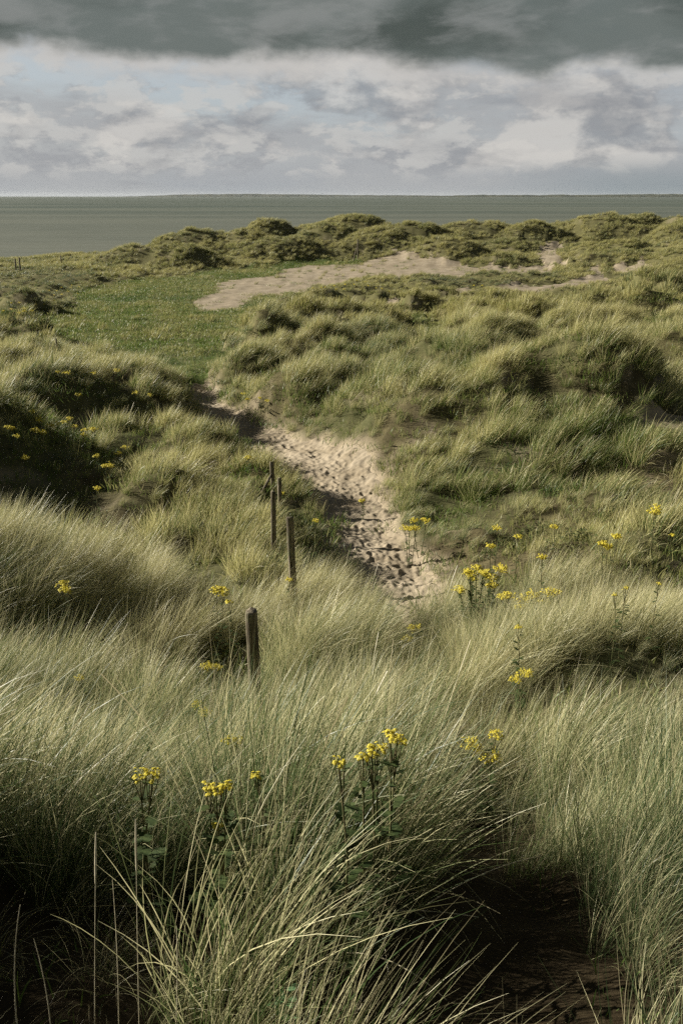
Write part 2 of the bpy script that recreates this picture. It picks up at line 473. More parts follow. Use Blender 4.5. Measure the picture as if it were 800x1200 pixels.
def build_ground():
    ys = [-9.0]
    while ys[-1] < 178:
        y = ys[-1]
        ys.append(y + max(.05, .0115 * y) if y > -1 else y + .25)
    ys = np.array(ys); nu = 460
    u = np.linspace(-1, 1, nu); u = u * (.55 + .45 * np.abs(u))
    Y = np.repeat(ys[:, None], nu, 1)
    X = u[None, :] * (.62 * np.maximum(Y, 0) + 12)
    x, y = X.ravel(), Y.ravel()
    cov = cover(x, y)
    z = Hfull(x, y, cov)
    pd = path_edge(x, y)
    z = z - .10 * sst(.12, -.12, pd) * (y > 8)          # the path's own sheet lies in this bed
    sand, turf, blue = cov
    ny = len(ys)
    idx = np.arange(ny * nu).reshape(ny, nu)
    f = np.stack([idx[:-1, :-1], idx[:-1, 1:], idx[1:, 1:], idx[1:, :-1]], -1).reshape(-1, 4)
    fx = x[f].mean(1); fy = y[f].mean(1)
    fs = sand[f].sum(1) >= 2; ft = (turf[f].sum(1) >= 2) & ~fs
    pn = fbm(x * .5, y * .5, 33, 4, .6)
    sandy = np.clip(sst(.55, -.1, pd) * (.0 + 1.0 * sst(7, 13, y)) + .35 * sst(.4, .75, pn) * (y < 60) * (y > 7) + .25 * sst(.45, .8, pn) * (y > 60), 0, 1)
    sandy = np.where(sand, 1, sandy)
    sandy = np.maximum(sandy, sst(131, 137, y))
    co = np.stack([x, y, z], -1)
    def part(name, mask, m, label, cat):
        ff = f[mask]
        used, inv = np.unique(ff, return_inverse=True)
        o = mesh_obj(name, co[used], inv.reshape(-1, 4), m, attrs={'sandy': sandy[used]})
        o['kind'] = 'structure'; o['label'] = label; o['category'] = cat
        return o
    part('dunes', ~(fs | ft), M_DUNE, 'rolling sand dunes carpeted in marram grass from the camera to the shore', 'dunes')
    part('sand', fs, M_SAND, 'bare pale sand patches blown open between the grassy dunes', 'sand')
    part('meadow', ft, M_TURF, 'flat green hollow of short turf behind the far dune ridge', 'meadow')
build_ground()

def build_path():
    """finer sheet with footprints trodden into the sand"""
    pts = np.array([(x, y) for x, y, w in PATH if y > 8.2])
    x0, x1 = pts[:, 0].min() - 2.0, pts[:, 0].max() + 1.8
    y0, y1 = 8.5, pts[:, 1].max() + .8
    st = .028
    xs = np.arange(x0, x1, st); ys = np.arange(y0, y1, st)
    X, Y = np.meshgrid(xs, ys); x, y = X.ravel(), Y.ravel()
    pd = path_edge(x, y)
    keep = pd < .30
    z = np.full(x.shape, 0.0)
    z[keep] = Hfull(x[keep], y[keep])
    Z = z.reshape(X.shape); PDm = pd.reshape(X.shape)
    D = np.zeros_like(Z)
    r2 = np.random.default_rng(5)
    seg = np.hypot(*np.diff(pts, axis=0).T); cum = np.concatenate([[0], np.cumsum(seg)])
    prints = []
    for wk in range(64):                                   # people walking up and down, step after step
        off = r2.normal(0, .36); ph = r2.random() * .7; way = 1 if r2.random() < .5 else -1; q = ph; n_ = 0
        while q < cum[-1]:
            prints.append((q, off + (.11 if n_ % 2 else -.11) + .25 * math.sin(q * .5 + wk), way)); q += r2.uniform(.58, .82); n_ += 1
    r2.shuffle(prints)
    for q, off, way in prints:
        j = min(int(np.searchsorted(cum, q, side='right')) - 1, len(seg) - 1); t = (q - cum[j]) / seg[j]
        dirx, diry = (pts[j + 1] - pts[j]) / seg[j]
        wq = 1.0 + .55 * sst(17, 21, pts[j, 1])
        cx = pts[j, 0] + dirx * seg[j] * t - diry * off * wq + r2.normal(0, .04)
        cy = pts[j, 1] + diry * seg[j] * t + dirx * off * wq + r2.normal(0, .04)
        a = math.atan2(diry, dirx) + r2.normal(0, .2)
        L, W = r2.uniform(.12, .165), r2.uniform(.05, .075)
        dep = .006 + .022 * r2.random() ** 2
        i0 = int((cx - x0) / st); j0 = int((cy - y0) / st); q = 11
        a0, a1 = max(i0 - q, 0), min(i0 + q, len(xs)); b0, b1 = max(j0 - q, 0), min(j0 + q, len(ys))
        if a1 <= a0 or b1 <= b0: continue
        dx = xs[a0:a1][None, :] - cx; dy = ys[b0:b1][:, None] - cy
        p = (dx * math.cos(a) + dy * math.sin(a)) / L; s = (-dx * math.sin(a) + dy * math.cos(a)) / W
        d = np.sqrt(p * p + s * s)
        st_ = -dep * sst(1.15, .15, d) + .45 * dep * np.exp(-((d - 1.25) / .3) ** 2)
        D[b0:b1, a0:a1] = D[b0:b1, a0:a1] * (1 - .7 * sst(1.2, .7, d)) + st_
    Z = Z - .25 * sst(9.6, 8.9, Y)
    Z = Z + D * sst(.15, -.15, PDm) + .022 * fbm(X * 2.6, Y * 2.6, 21, 5, .6) - .10 * sst(.02, .30, PDm) + .004
    idx = np.arange(X.size).reshape(X.shape)
    f = np.stack([idx[:-1, :-1], idx[:-1, 1:], idx[1:, 1:], idx[1:, :-1]], -1).reshape(-1, 4)
    kf = keep[f].all(1)
    f = f[kf]
    used, inv = np.unique(f, return_inverse=True)
    co = np.stack([x, y, Z.ravel()], -1)[used]
    o = mesh_obj('path', co, inv.reshape(-1, 4), M_SAND)
    o['kind'] = 'structure'; o['label'] = 'sandy footpath pitted with footprints winding down between the grassy banks'; o['category'] = 'path'
build_path()

# ------------------------------------------------------------------ sea and the far shore
def build_sea():
    m, k = mat('sea_water')
    g = k.n('ShaderNodeNewGeometry').outputs['Position']
    mp = k.n('ShaderNodeMapping'); mp.inputs['Scale'].default_value = (.25, 1, 1); k.l(g, mp.inputs[0])
    n1 = k.noise(mp.outputs[0], .22, 6, .6); n2 = k.noise(mp.outputs[0], 1.1, 4, .6)
    mp2 = k.n('ShaderNodeMapping'); mp2.inputs['Scale'].default_value = (.22, 1, 1); k.l(g, mp2.inputs[0])
    n3 = k.noise(mp2.outputs[0], .009, 5, .55)
    c = k.mix(k.ss(n3, .38, .62), (.048, .068, .056), (.108, .122, .098))
    sep = k.n('ShaderNodeSeparateXYZ'); k.l(g, sep.inputs[0])
    near = k.ss(sep.outputs[1], 900, 160)
    c = k.mix(k.m('MULTIPLY', near, .6), c, (.138, .142, .116))
    foam = k.m('MULTIPLY', k.ss(n1, .66, .72), k.ss(n2, .45, .6))
    c = k.mix(k.m('MULTIPLY', foam, .7), c, (.5, .5, .48))
    b = k.m('ADD', n1, k.m('MULTIPLY', n2, .3))
    c = k.mix(k.ss(n1, .35, .65, 0, .35), c, (.16, .17, .14))
    finish(k, c, .5, .16, b, .7, .6)
    yy = np.concatenate([np.linspace(112, 400, 30), np.geomspace(420, 26000, 30)])
    v = []; f = []
    for y in yy:
        w = .7 * y + 200
        for u in np.linspace(-1, 1, 21): v.append((u * w, y, 0))
    for j in range(len(yy) - 1):
        for i in range(20):
            a = j * 21 + i; f.append((a, a + 1, a + 22, a + 21))
    o = mesh_obj('sea', v, f, m)
    o['kind'] = 'structure'; o['label'] = 'grey green sea ruffled by wind stretching to the horizon'; o['category'] = 'sea'
build_sea()

def build_shore():
    m, k = mat('distant_wooded_land')
    g = k.n('ShaderNodeNewGeometry').outputs['Position']
    n = k.noise(g, .012, 5, .6)
    finish(k, k.mix(k.ss(n, .4, .6), (.028, .036, .024), (.075, .078, .050)), .95, .05)
    def land(Y, pxa, pxb, hfun, name, label):
        xa, xb = (pxa - 400) / FPX * Y * CP * 1.10, (pxb - 400) / FPX * Y * CP * 1.10
        xs = np.linspace(xa, xb, 500); v = []; f = []
        hs = np.array([hfun(t) for t in np.linspace(0, 1, 500)])
        prof = [(0, -1.0), (60, .25), (130, .8), (260, 1.0), (900, .9), (1600, -.2)]
        for x, h in zip(xs, hs):
            for dy, hh in prof: v.append((x, Y + dy, h * hh if hh > 0 else -3))
        n_ = len(prof)
        for i in range(499):
            for j in range(n_ - 1):
                a = i * n_ + j; f.append((a, a + n_, a + n_ + 1, a + 1))
        o = mesh_obj(name, v, f, m)
        o['kind'] = 'structure'; o['label'] = label; o['category'] = 'land'
    def hl(t):
        e = min(1, t * 7) * min(1, (1 - t) * 5)
        return e * (20 + 14 * math.exp(-((t - .33) / .22) ** 2)) + 4 * float(perlin(np.array([t * 30.]), np.array([.5]), 4)[0])
    land(12500, 160, 560, hl, 'headland', 'low pale headland across the water on the horizon')
    def hr(t):
        e = min(1, t * 5)
        nn = float(fbm(np.array([t * 40.]), np.array([2.5]), 9, 4, .6)[0]); bush = float(perlin(np.array([t * 150.]), np.array([7.5]), 12)[0])
        return e * (17 + 5 * nn + 5 * max(0, bush) + 7 * sst(.35, .5, np.array(t)))
    land(9000, 440, 1000, hr, 'far_shore', 'dark wooded shoreline along the right half of the horizon')
build_shore()

# air between here and the far shore
def build_haze():
    m = bpy.data.materials.new('haze'); m.use_nodes = True
    nt = m.node_tree; nt.nodes.clear()
    out = nt.nodes.new('ShaderNodeOutputMaterial'); v = nt.nodes.new('ShaderNodeVolumePrincipled')
    v.inputs['Color'].default_value = (.80, .86, .92, 1); v.inputs['Density'].default_value = 1.3e-5; v.inputs['Anisotropy'].default_value = .2
    nt.links.new(v.outputs[0], out.inputs['Volume'])
    x, y0, y1, z0, z1 = 21000, -400, 27000, -17.5, 60
    vv = [(a, b, c) for a in (-x, x) for b in (y0, y1) for c in (z0, z1)]
    ff = [(0, 1, 3, 2), (4, 6, 7, 5), (0, 4, 5, 1), (2, 3, 7, 6), (0, 2, 6, 4), (1, 5, 7, 3)]
    o = mesh_obj('haze', vv, ff, m, smooth=False)
    o['kind'] = 'stuff'; o['label'] = 'thin sea haze paling the far shore'; o['category'] = 'haze'
USE_HAZE = True
if USE_HAZE: build_haze()

# ------------------------------------------------------------------ things
def ground_z(x, y):
    a, b = np.array([x], float), np.array([y], float)
    return float(Hfull(a, b)[0])
def fast_h(x, y):
    return Hfull(np.asarray(x, float), np.asarray(y, float))
def at(px, py, up=0.0):
    """ground position of a thing whose point 'up' metres above the ground is seen at a photo pixel"""
    X, Y = hit(px, py, fast_h, up)
    return X, Y, ground_z(X, Y)
def ray_pt(px, py, Y):
    u = (600 - py) / FPX; v = (px - 400) / FPX
    d1 = CP + u * SP; t = Y / d1
    return Vector((v * t, Y, E + (-SP + u * CP) * t))
def tag(o, label, cat, group=None):
    o['label'] = label; o['category'] = cat
    if group: o['group'] = group
    return o
def empty(name, loc):
    o = bpy.data.objects.new(name, None); COL.objects.link(o)
    o.location = loc; o.empty_display_size = .1
    return o
def tube(path, radii, ns=8, cap=True):
    """tapered tube along points"""
    path = [Vector(p) for p in path]; V = []; F = []
    for i, p in enumerate(path):
        t = (path[min(i + 1, len(path) - 1)] - path[max(i - 1, 0)]).normalized()
        a = t.orthogonal().normalized() if abs(t.z) > .999 else t.cross(Vector((0, 0, 1))).normalized()
        b = t.cross(a)
        for k in range(ns):
            q = 2 * math.pi * k / ns
            V.append(p + (a * math.cos(q) + b * math.sin(q)) * radii[i])
    for i in range(len(path) - 1):
        for k in range(ns):
            F.append((i * ns + k, i * ns + (k + 1) % ns, (i + 1) * ns + (k + 1) % ns, (i + 1) * ns + k))
    return V, F
def py_mesh(name, V, F, m, parent=None, smooth=True, attrs=None):
    me = bpy.data.meshes.new(name)
    me.from_pydata([tuple(v) for v in V], [], F)
    for p in me.polygons: p.use_smooth = smooth
    for an, av in (attrs or {}).items():
        a = me.attributes.new(an, 'FLOAT', 'POINT'); a.data.foreach_set('value', np.asarray(av, np.float32))
    me.materials.append(m)
    o = bpy.data.objects.new(name, me); COL.objects.link(o)
    if parent: o.parent = parent
    return o

def m_wood():
    m, k = mat('weathered_post_wood')
    tc = k.n('ShaderNodeTexCoord').outputs['Object']
    mp = k.n('ShaderNodeMapping'); mp.inputs['Scale'].default_value = (1, 1, .07); k.l(tc, mp.inputs[0])
    n = k.noise(mp.outputs[0], 70, 6, .65); n2 = k.noise(tc, 9, 5, .6); n3 = k.noise(mp.outputs[0], 28, 3, .5)
    c = k.mix(k.ss(n, .35, .68), (.070, .056, .038), (.27, .235, .17))
    c = k.mix(k.ss(n3, .56, .60, 0, .85), c, (.035, .028, .020))
    c = k.mix(k.ss(n2, .48, .70, 0, .65), c, (.13, .145, .075))
    finish(k, c, .9, .15, n, 1.0, .012)
    return m
M_WOOD = m_wood()
def m_flat(name, a, b, scale=30, rough=.7, spec=.2, trans=None):
    m, k = mat(name)
    n = k.noise(k.n('ShaderNodeNewGeometry').outputs['Position'], scale, 3, .6)
    c = k.mix(k.ss(n, .35, .65), a, b)
    finish(k, c, rough, spec, trans=trans)
    return m
M_STEM = m_flat('plant_stem', (.07, .085, .03), (.12, .10, .05))
M_LEAF = m_flat('ragwort_leaf', (.032, .055, .016), (.070, .098, .030), trans=.25)
def m_flower():
    m, k = mat('ragwort_petals')
    br = k.attr('br')
    c = k.mix(br, (.52, .44, .04), (.68, .59, .09))
    finish(k, c, .6, .15, trans=.25)
    return m
M_FLOWER = m_flower()
M_DRY = m_flat('dry_straw', (.40, .35, .23), (.58, .52, .38), 60)
M_EARTH = m_flat('dark_peat', (.035, .026, .016), (.075, .058, .036), 25, .95, .05)

# --- fence posts ---------------------------------------------------
def post(px_top, py_top, px_bot, py_bot, Y, dia, label, seed, group='fence posts beside the footpath'):
    top = ray_pt(px_top, py_top, Y)
    low = ray_pt(px_bot, py_bot, Y)
    d = (top - low).normalized()
    gz = ground_z(low.x, Y)
    foot = top - d * ((top.z - gz + .12) / d.z)
    r = random.Random(seed)
    ns, V, F = 20, [], []
    L = (top - foot).length
    prof = [(0, 1.02), (.25, 1.0), (.5, .99), (.75, 1.0), (.9, .99), (.982, .985), (.993, .96), (1.0, .90)]
    ph = [r.uniform(0, 6.28) for _ in range(4)]
    for t, q in prof:
        for i in range(ns):
            a = 2 * math.pi * i / ns
            rr = dia / 2 * q * (1 + .05 * math.sin(2 * a + ph[0] + t) + .045 * math.sin(3 * a + ph[1] + 2 * t) + .03 * math.sin(7 * a + ph[2]))
            dz = (.010 * math.sin(a + ph[3]) + .004 * math.sin(5 * a)) * (t > .97)
            V.append((rr * math.cos(a) + .008 * math.sin(3 * t + ph[2]), rr * math.sin(a), L * t + dz))
    for j in range(len(prof) - 1):
        for i in range(ns):
            F.append((j * ns + i, j * ns + (i + 1) % ns, (j + 1) * ns + (i + 1) % ns, (j + 1) * ns + i))
    c0 = len(V); V.append((0, 0, L + .002))
    b = (len(prof) - 1) * ns
    for i in range(ns): F.append((b + i, b + (i + 1) % ns, c0))
    o = py_mesh('fence_post', V, F, M_WOOD)
    o.location = foot
    o.rotation_euler = d.to_track_quat('Z', 'Y').to_euler()
    o.rotation_euler.rotate_axis('Z', r.uniform(0, 6))
    return tag(o, label, 'fence post', group)
post(294, 716, 298, 795, 7.7, .105, 'nearest and thickest of the round weathered fence posts, in the front grass', 1)
post(339.5, 606, 345, 700, 12.6, .098, 'tall fence post leaning left, second from the front beside the footpath', 2)
post(320.5, 576, 320.5, 640, 15.6, .092, 'slim pale fence post third from the front, left of the leaning one', 3)
post(327.5, 560, 328, 584, 18.3, .085, 'short fence post half sunk in grass right of the row', 4)
post(319, 541, 320, 568, 20.3, .095, 'farthest fence post of the row, with a stake propped against it', 5)
def stake(a, b, r0, label, name='leaning_stake', cat='stake', group=None):
    dv = b - a
    V, F = tube([a - dv.normalized() * .2, a + dv * .4 + Vector((.006, 0, .004)), b], [r0, r0 * .95, r0 * .85], 8)
    V = [v - a for v in V]; F.append(tuple(range(len(V) - 8, len(V))))
    o = py_mesh(name, V, F, M_WOOD); o.location = a
    return tag(o, label, cat, group)
a = ray_pt(306, 572, 20.0); a.z = ground_z(a.x, 20.0)
stake(a, ray_pt(318, 556, 20.25), .03, 'thin grey stake propped slantwise against the farthest fence post')
def tiny_post(px, py, up, dia, label, group, lean=0.0):
    X, Y, Z = at(px, py, .2)
    a = Vector((X, Y, Z)); return stake(a, a + Vector((lean, 0, up)), dia / 2, label, 'marker_post', 'post', group)
tiny_post(419, 302, 2.0, .16, 'pale upright post on the slope of the far dunes above the sand', 'old posts by the shore')
tiny_post(414, 304, 1.3, .13, 'shorter leaning post beside the pale one on the far dunes', 'old posts by the shore', .3)
tiny_post(19, 315, 1.1, .16, 'dark stump of a post at the shore edge far left, the leftmost', 'old posts by the shore')
tiny_post(24, 315, 1.2, .16, 'dark post stump at the shore edge just right of the leftmost', 'old posts by the shore')
tiny_post(72, 308, .9, .14, 'lone thin post at the shore edge where the land curves', 'old posts by the shore')
tiny_post(67, 410, .62, .07, 'thin white marker stick at the near edge of the meadow', 'old posts by the shore')

# --- ragwort --------------------------------------------------------
def flower_head(cx, cy, cz, rad, nfl, fr, r, pts):
    """flat-topped cluster of small daisy flowers"""
    V = [Vector((cx, cy, cz - rad * .9))]; F = []; br = [0.0]
    for i in range(nfl):
        a = r.random() * 6.283; q = math.sqrt(r.random())
        p = Vector((cx + q * rad * math.cos(a), cy + q * rad * math.sin(a), cz - .30 * rad * q * q + r.gauss(0, rad * .16)))
        n = Vector((math.cos(a) * q * .5 + r.gauss(0, .25), math.sin(a) * q * .5 + r.gauss(0, .25), 1)).normalized()
        u = n.orthogonal().normalized(); v = n.cross(u)
        o = len(V); s = fr * r.uniform(.75, 1.2); m_ = pts * 2
        V.append(p + n * s * .30)
        for k in range(m_):
            rr = s * (1.0 if k % 2 else .60); q2 = 6.283 * k / m_
            V.append(p + (u * math.cos(q2) + v * math.sin(q2)) * rr - n * s * (.10 if k % 2 else 0))
        c = r.random()
        br += [c * .5] + [c] * m_
        for k in range(m_): F.append((o, o + 1 + k, o + 1 + (k + 1) % m_))
        F.append((0, o + 1, o + 2))                        # the flower's own thin stalk
    return V, F, br
RAG_POS = []
RAG_G = 'yellow ragwort plants in flower'
def ragwort(px, py, w, h, heads, label, up=.62, group=RAG_G, seed=None, leafy=1.0):
    """px, py: middle of the yellow flowers in the photo; w, h: their spread in photo pixels"""
    r = random.Random(seed if seed is not None else int(px * 7 + py))
    X, Y, Z = at(px, py, up)
    RAG_POS.append((X, Y))
    root = empty('ragwort', (X, Y, Z)); tag(root, label, 'ragwort', group)
    m_per_px = math.hypot(Y, E - Z) / FPX
    W = w * m_per_px / 2; Hh = h * m_per_px / 2
    near = Y < 9; pts = 6 if near else 4
    cols = []
    hr = max(.024, min(.070 if near else .095, (.85 if near else 1.2) * W * (1.0 if heads == 1 else 1.15 / math.sqrt(heads) * 1.25)))
    fr = .0088 if near else (.019 if Y < 20 else .026)
    nf = int(max(14, min(60, (hr / fr) ** 2 * (1.15 if near else 1.3))))
    SV, SF = [], []; so = 0
    LV, LF = [], []
    for i in range(heads):
        t = 0 if heads == 1 else (i / (heads - 1)) * 2 - 1
        cx = t * (W - hr * .7) + r.gauss(0, W * .15) if heads > 1 else 0
        cy = r.gauss(0, W * .45) if heads > 1 else 0
        cz = up + r.uniform(-1, 1) * Hh * .75 * (heads > 1)
        V, F, br = flower_head(cx, cy, cz, hr * r.uniform(.75, 1.15), nf, fr, r, pts)
        py_mesh('flower_head', V, F, M_FLOWER, root, False, {'br': br})
        b = Vector((cx * .25 + r.gauss(0, .02), cy * .25 + r.gauss(0, .02), -.05)); top = Vector((cx, cy, cz - hr * .45)); mid_ = b.lerp(top, .55) + Vector((r.gauss(0, .015), r.gauss(0, .015), .05))
        paths = [([b, mid_, top], [q_ * (1 if Y < 12 else 1.7) for q_ in (.0045, .0035, .0028)])]
        for k in range(5):
            a = 6.283 * k / 5 + r.random(); e = Vector((cx + hr * .75 * math.cos(a), cy + hr * .75 * math.sin(a), cz - hr * .22))
            paths.append(([mid_.lerp(top, .55), e], [.0018, .0014]))
        for pth, rad in paths:
            tv, tf = tube(pth, rad, 5)
            SF += [tuple(q + so for q in f) for f in tf]; SV += tv; so += len(tv)
        for k in range(int((15 if near else 14) * leafy)):
            q = r.uniform(.08, .97); p = (b.lerp(mid_, q / .6) if q < .6 else mid_.lerp(top, (q - .6) / .4))
            a = r.random() * 6.283; l = r.uniform(.045, .09) * (1.15 - .55 * q) * (1.0 if Y < 20 else 1.5)
            dv = Vector((math.cos(a), math.sin(a), r.uniform(-.1, .7))).normalized(); sd = dv.cross(Vector((0, 0, 1))).normalized()
            o = len(LV)
            # a ragged lobed leaf
            LV.append(p)
            for s_, tt, ww in ((1, .22, .10), (1, .34, .30), (1, .46, .13), (1, .60, .32), (1, .72, .14), (1, .84, .22)):
                LV.append(p + dv * l * tt + sd * l * ww + Vector((0, 0, -.12 * l * tt)))
            LV.append(p + dv * l + Vector((0, 0, -.15 * l)))
            for s_, tt, ww in ((-1, .84, .22), (-1, .72, .14), (-1, .60, .32), (-1, .46, .13), (-1, .34, .30), (-1, .22, .10)):
                LV.append(p + dv * l * tt - sd * l * ww + Vector((0, 0, -.12 * l * tt)))
            LF += [(o, o + 1, o + 2, o + 12, o + 13), (o + 2, o + 3, o + 4, o + 10, o + 11, o + 12), (o + 4, o + 5, o + 6, o + 7, o + 8, o + 9, o + 10)]
    py_mesh('stem', SV, SF, M_STEM, root)
    py_mesh('foliage', LV, LF, M_LEAF, root, False)
    return root
# near
ragwort(455, 866, 34, 20, 3, 'ragwort with a broad yellow head in the front middle tussock', 0.80)
ragwort(431, 889, 18, 14, 2, 'small ragwort just left of the broad one in the front middle tussock', 0.74)
ragwort(397, 890, 12, 12, 1, 'single-headed small ragwort left of the pair in the middle tussock', 0.76)
ragwort(566, 874, 44, 30, 4, 'bushy bright ragwort standing alone beside the dark gap in the near grass', 0.60, leafy=1.4)
ragwort(607, 785, 22, 16, 2, 'ragwort on a tall leafy stem among straw-coloured grass right of centre', 0.46, leafy=1.3)
ragwort(172, 914, 26, 22, 2, 'ragwort at left with a round flower cluster, lowest on the left', 0.56)
ragwort(254, 924, 30, 24, 3, 'ragwort with two stacked flower tiers below the nearest fence post', 0.56)
ragwort(255, 966, 10, 10, 1, 'tiny ragwort bud cluster under the two-tiered one', 0.42)
ragwort(274, 862, 22, 16, 2, 'ragwort in the hollow just below the foot of the nearest fence post', 0.48)
ragwort(301, 907, 10, 12, 1, 'small one-headed ragwort right of the two-tiered plant', 0.48)
ragwort(248, 783, 22, 14, 2, 'flat-headed ragwort left of the nearest fence post', 0.48)
ragwort(235, 823, 20, 24, 2, 'straggly ragwort below the flat-headed one left of the nearest post', 0.46)
ragwort(93, 793, 14, 12, 1, 'faded ragwort head alone in the pale grass at far left', 0.50)
ragwort(482, 738, 16, 22, 2, 'ragwort at the grass edge where the sandy path disappears', 0.42)
# middle
ragwort(560, 676, 54, 42, 9, 'biggest ragwort clump, dense yellow, at the right edge of the path', 0.80, leafy=4.5)
ragwort(575, 638, 12, 10, 1, 'single yellow ragwort head rising above the biggest clump', 0.88)
ragwort(603, 700, 32, 20, 4, 'low wide ragwort just right of the biggest clump', 0.60, leafy=3)
ragwort(638, 694, 34, 16, 4, 'low ragwort at the right end of the row by the path', 0.66, leafy=3)
ragwort(712, 636, 28, 18, 3, 'ragwort on the right bank with a slanting flower head', 0.82)
ragwort(733, 688, 10, 9, 1, 'small ragwort below the slanting one on the right bank', 0.77)
ragwort(720, 696, 9, 8, 1, 'tiny dull ragwort left of the small one on the right bank', 0.77)
ragwort(772, 683, 9, 8, 1, 'small ragwort farthest right on the right bank', 0.77)
ragwort(635, 651, 12, 8, 1, 'small ragwort between the biggest clump and the right bank', 0.77)
ragwort(607, 734, 14, 8, 1, 'dull ragwort hidden low in grass below the row by the path', 0.72)
ragwort(480, 617, 20, 18, 3, 'ragwort beside the path on the right where the sand narrows', 0.74, leafy=1.4)
ragwort(493, 605, 22, 10, 2, 'pale ragwort just behind the one where the sand narrows', 0.74, leafy=1.2)
ragwort(424, 586, 10, 7, 1, 'lone ragwort at the path edge where the sun-lit sand ends', 0.45, leafy=2.5)
ragwort(649, 616, 10, 8, 1, 'small ragwort in the dark foot of the big rounded dune', 0.72)
ragwort(582, 617, 10, 6, 1, 'pale ragwort at the foot of the big rounded dune, left', 0.72)
ragwort(607, 627, 10, 6, 1, 'pale ragwort at the foot of the big rounded dune, middle', 0.72)
ragwort(767, 595, 14, 10, 2, 'ragwort on the right margin under the rounded dune', 0.77)
ragwort(787, 626, 8, 7, 1, 'small ragwort on the right margin above the right bank', 0.77)
ragwort(75, 686, 18, 10, 2, 'ragwort alone on the pale left bank', 0.88)
ragwort(257, 692, 16, 14, 2, 'ragwort on the left bank left of the second fence post', 0.84)
ragwort(269, 704, 9, 8, 1, 'small ragwort just below the left-bank plant near the posts', 0.80)
ragwort(339, 678, 8, 6, 1, 'small ragwort growing against the leaning second fence post', 0.77)
ragwort(370, 609, 8, 6, 1, 'lone ragwort head right of the slim pale post, by the path', 0.77)
ragwort(330, 577, 8, 6, 1, 'small ragwort at the foot of the short fence post', 0.45, leafy=2.5)
ragwort(291, 535, 10, 5, 1, 'ragwort at the left edge of the lit sand behind the posts', 0.45, leafy=2.5)
# far small ones
LH = 'ragwort in the dark hollow at left'
for i, (px, py, w, h, n) in enumerate([(12, 497, 12, 12, 2), (42, 487, 16, 16, 3), (45, 503, 14, 12, 2), (62, 497, 14, 10, 2), (80, 495, 18, 12, 3), (107, 500, 18, 9, 3), (30, 535, 9, 8, 1), (114, 533, 10, 9, 1), (142, 526, 14, 12, 2), (126, 545, 12, 8, 2), (114, 571, 10, 5, 1), (98, 508, 10, 8, 1), (20, 510, 8, 8, 1)]):
    ragwort(px, py, w, h, n, 'small yellow ragwort in the shaded hollow below the left dune tops', .55, LH)
for i, (px, py, w, h, n) in enumerate([(75, 432, 16, 12, 3), (110, 436, 8, 6, 1), (137, 433, 7, 6, 1), (159, 459, 9, 8, 1), (92, 462, 10, 6, 1), (176, 462, 8, 5, 1)]):
    ragwort(px, py, w, h, n, 'small ragwort near the crest of the left dunes by the meadow', .5, 'ragwort near the left dune crest')
for i, (px, py, w, h, n) in enumerate([(285, 461, 8, 5, 1), (305, 466, 10, 5, 1), (313, 469, 8, 5, 1), (290, 468, 7, 4, 1)]):
    ragwort(px, py, w, h, n, 'small ragwort on the grassy dune beyond the end of the path', .45, 'ragwort beyond the path')
for i, (px, py) in enumerate([(8, 362), (20, 358), (34, 361), (46, 356), (58, 352), (70, 347), (78, 338), (86, 343), (90, 334), (26, 366), (64, 341)]):
    ragwort(px, py, 12, 7, 2, 'tiny yellow plant in the bluish grass at the far left of the meadow', .6, 'yellow plants left of the meadow')
for i, (px, py) in enumerate([(372, 338), (386, 335), (398, 339), (408, 333), (424, 331), (436, 336), (452, 340), (560, 335)]):
    ragwort(px, py, 12, 6, 2, 'low yellow-tinged plant along the near edge of the pale sand', .5, 'plants along the sand', leafy=2.0)

# --- single stalks and blades that stand out ------------------------
def stalk(base, tip, bend, r0, label, spike=True, name='dry_stalk'):
    """one dry flowering stalk; base and tip are world points, bend pushes its middle sideways"""
    a, b = Vector(base), Vector(tip); root = empty(name, a)
    pts = [a.lerp(b, t) + Vector(bend) * (4 * t * (1 - t)) - a for t in [i / 12 for i in range(13)]]
    V, F = tube(pts, [r0 * (1 - .55 * i / 12) for i in range(13)], 6)
    py_mesh('stem', V, F, M_DRY, root)
    if spike:
        n = 7; e = pts[-1]; d = (pts[-1] - pts[-2]).normalized(); L = .13
        q = [e + d * L * (i / n) for i in range(n + 1)]
        V, F = tube(q, [r0 * (.7 + 1.1 * math.sin(math.pi * min(1, .12 + i / n * .85))) for i in range(n + 1)], 7)
        py_mesh('seed_head', V, F, M_DRY, root)
    return tag(root, label, 'grass stalk', 'single stalks standing out of the near grass')
def st(pb, Yb, pt, Yt, bend, label, r0=.0022, spike=True):
    b = ray_pt(*pb, Yb); b.z = max(b.z, ground_z(b.x, Yb)) if b.z > ground_z(b.x, Yb) else b.z
    stalk(b, ray_pt(*pt, Yt), bend, r0, label, spike)
st((88, 1030), 3.7, (77, 945), 3.6, (.02, 0, 0), 'straw-coloured seed spike standing upright in the left front grass', .003)
st((45, 1330), 1.85, (24, 1060), 2.0, (-.03, 0, .02), 'pale bare stem at the bottom left corner, leftmost', .0024, False)
st((62, 1320), 1.85, (40, 1100), 2.0, (.02, 0, .02), 'pale bare stem beside the leftmost one in the bottom left corner', .002, False)
st((112, 1320), 1.95, (112, 1035), 2.1, (.0, 0, .02), 'thin upright stem in front of the dark hollow, with an open head', .0016)
st((138, 1320), 1.95, (132, 1030), 2.15, (.01, 0, .02), 'thin upright stem right of the open-headed one, slightly tilted', .0016, False)
st((166, 1320), 1.95, (160, 1020), 2.15, (.0, 0, .02), 'tall straight stem in the dark hollow at lower left, tallest of them', .0016)
st((198, 1330), 1.9, (207, 1085), 2.05, (.01, 0, .02), 'short pale stem leaning right at the bottom of the hollow', .0018, False)
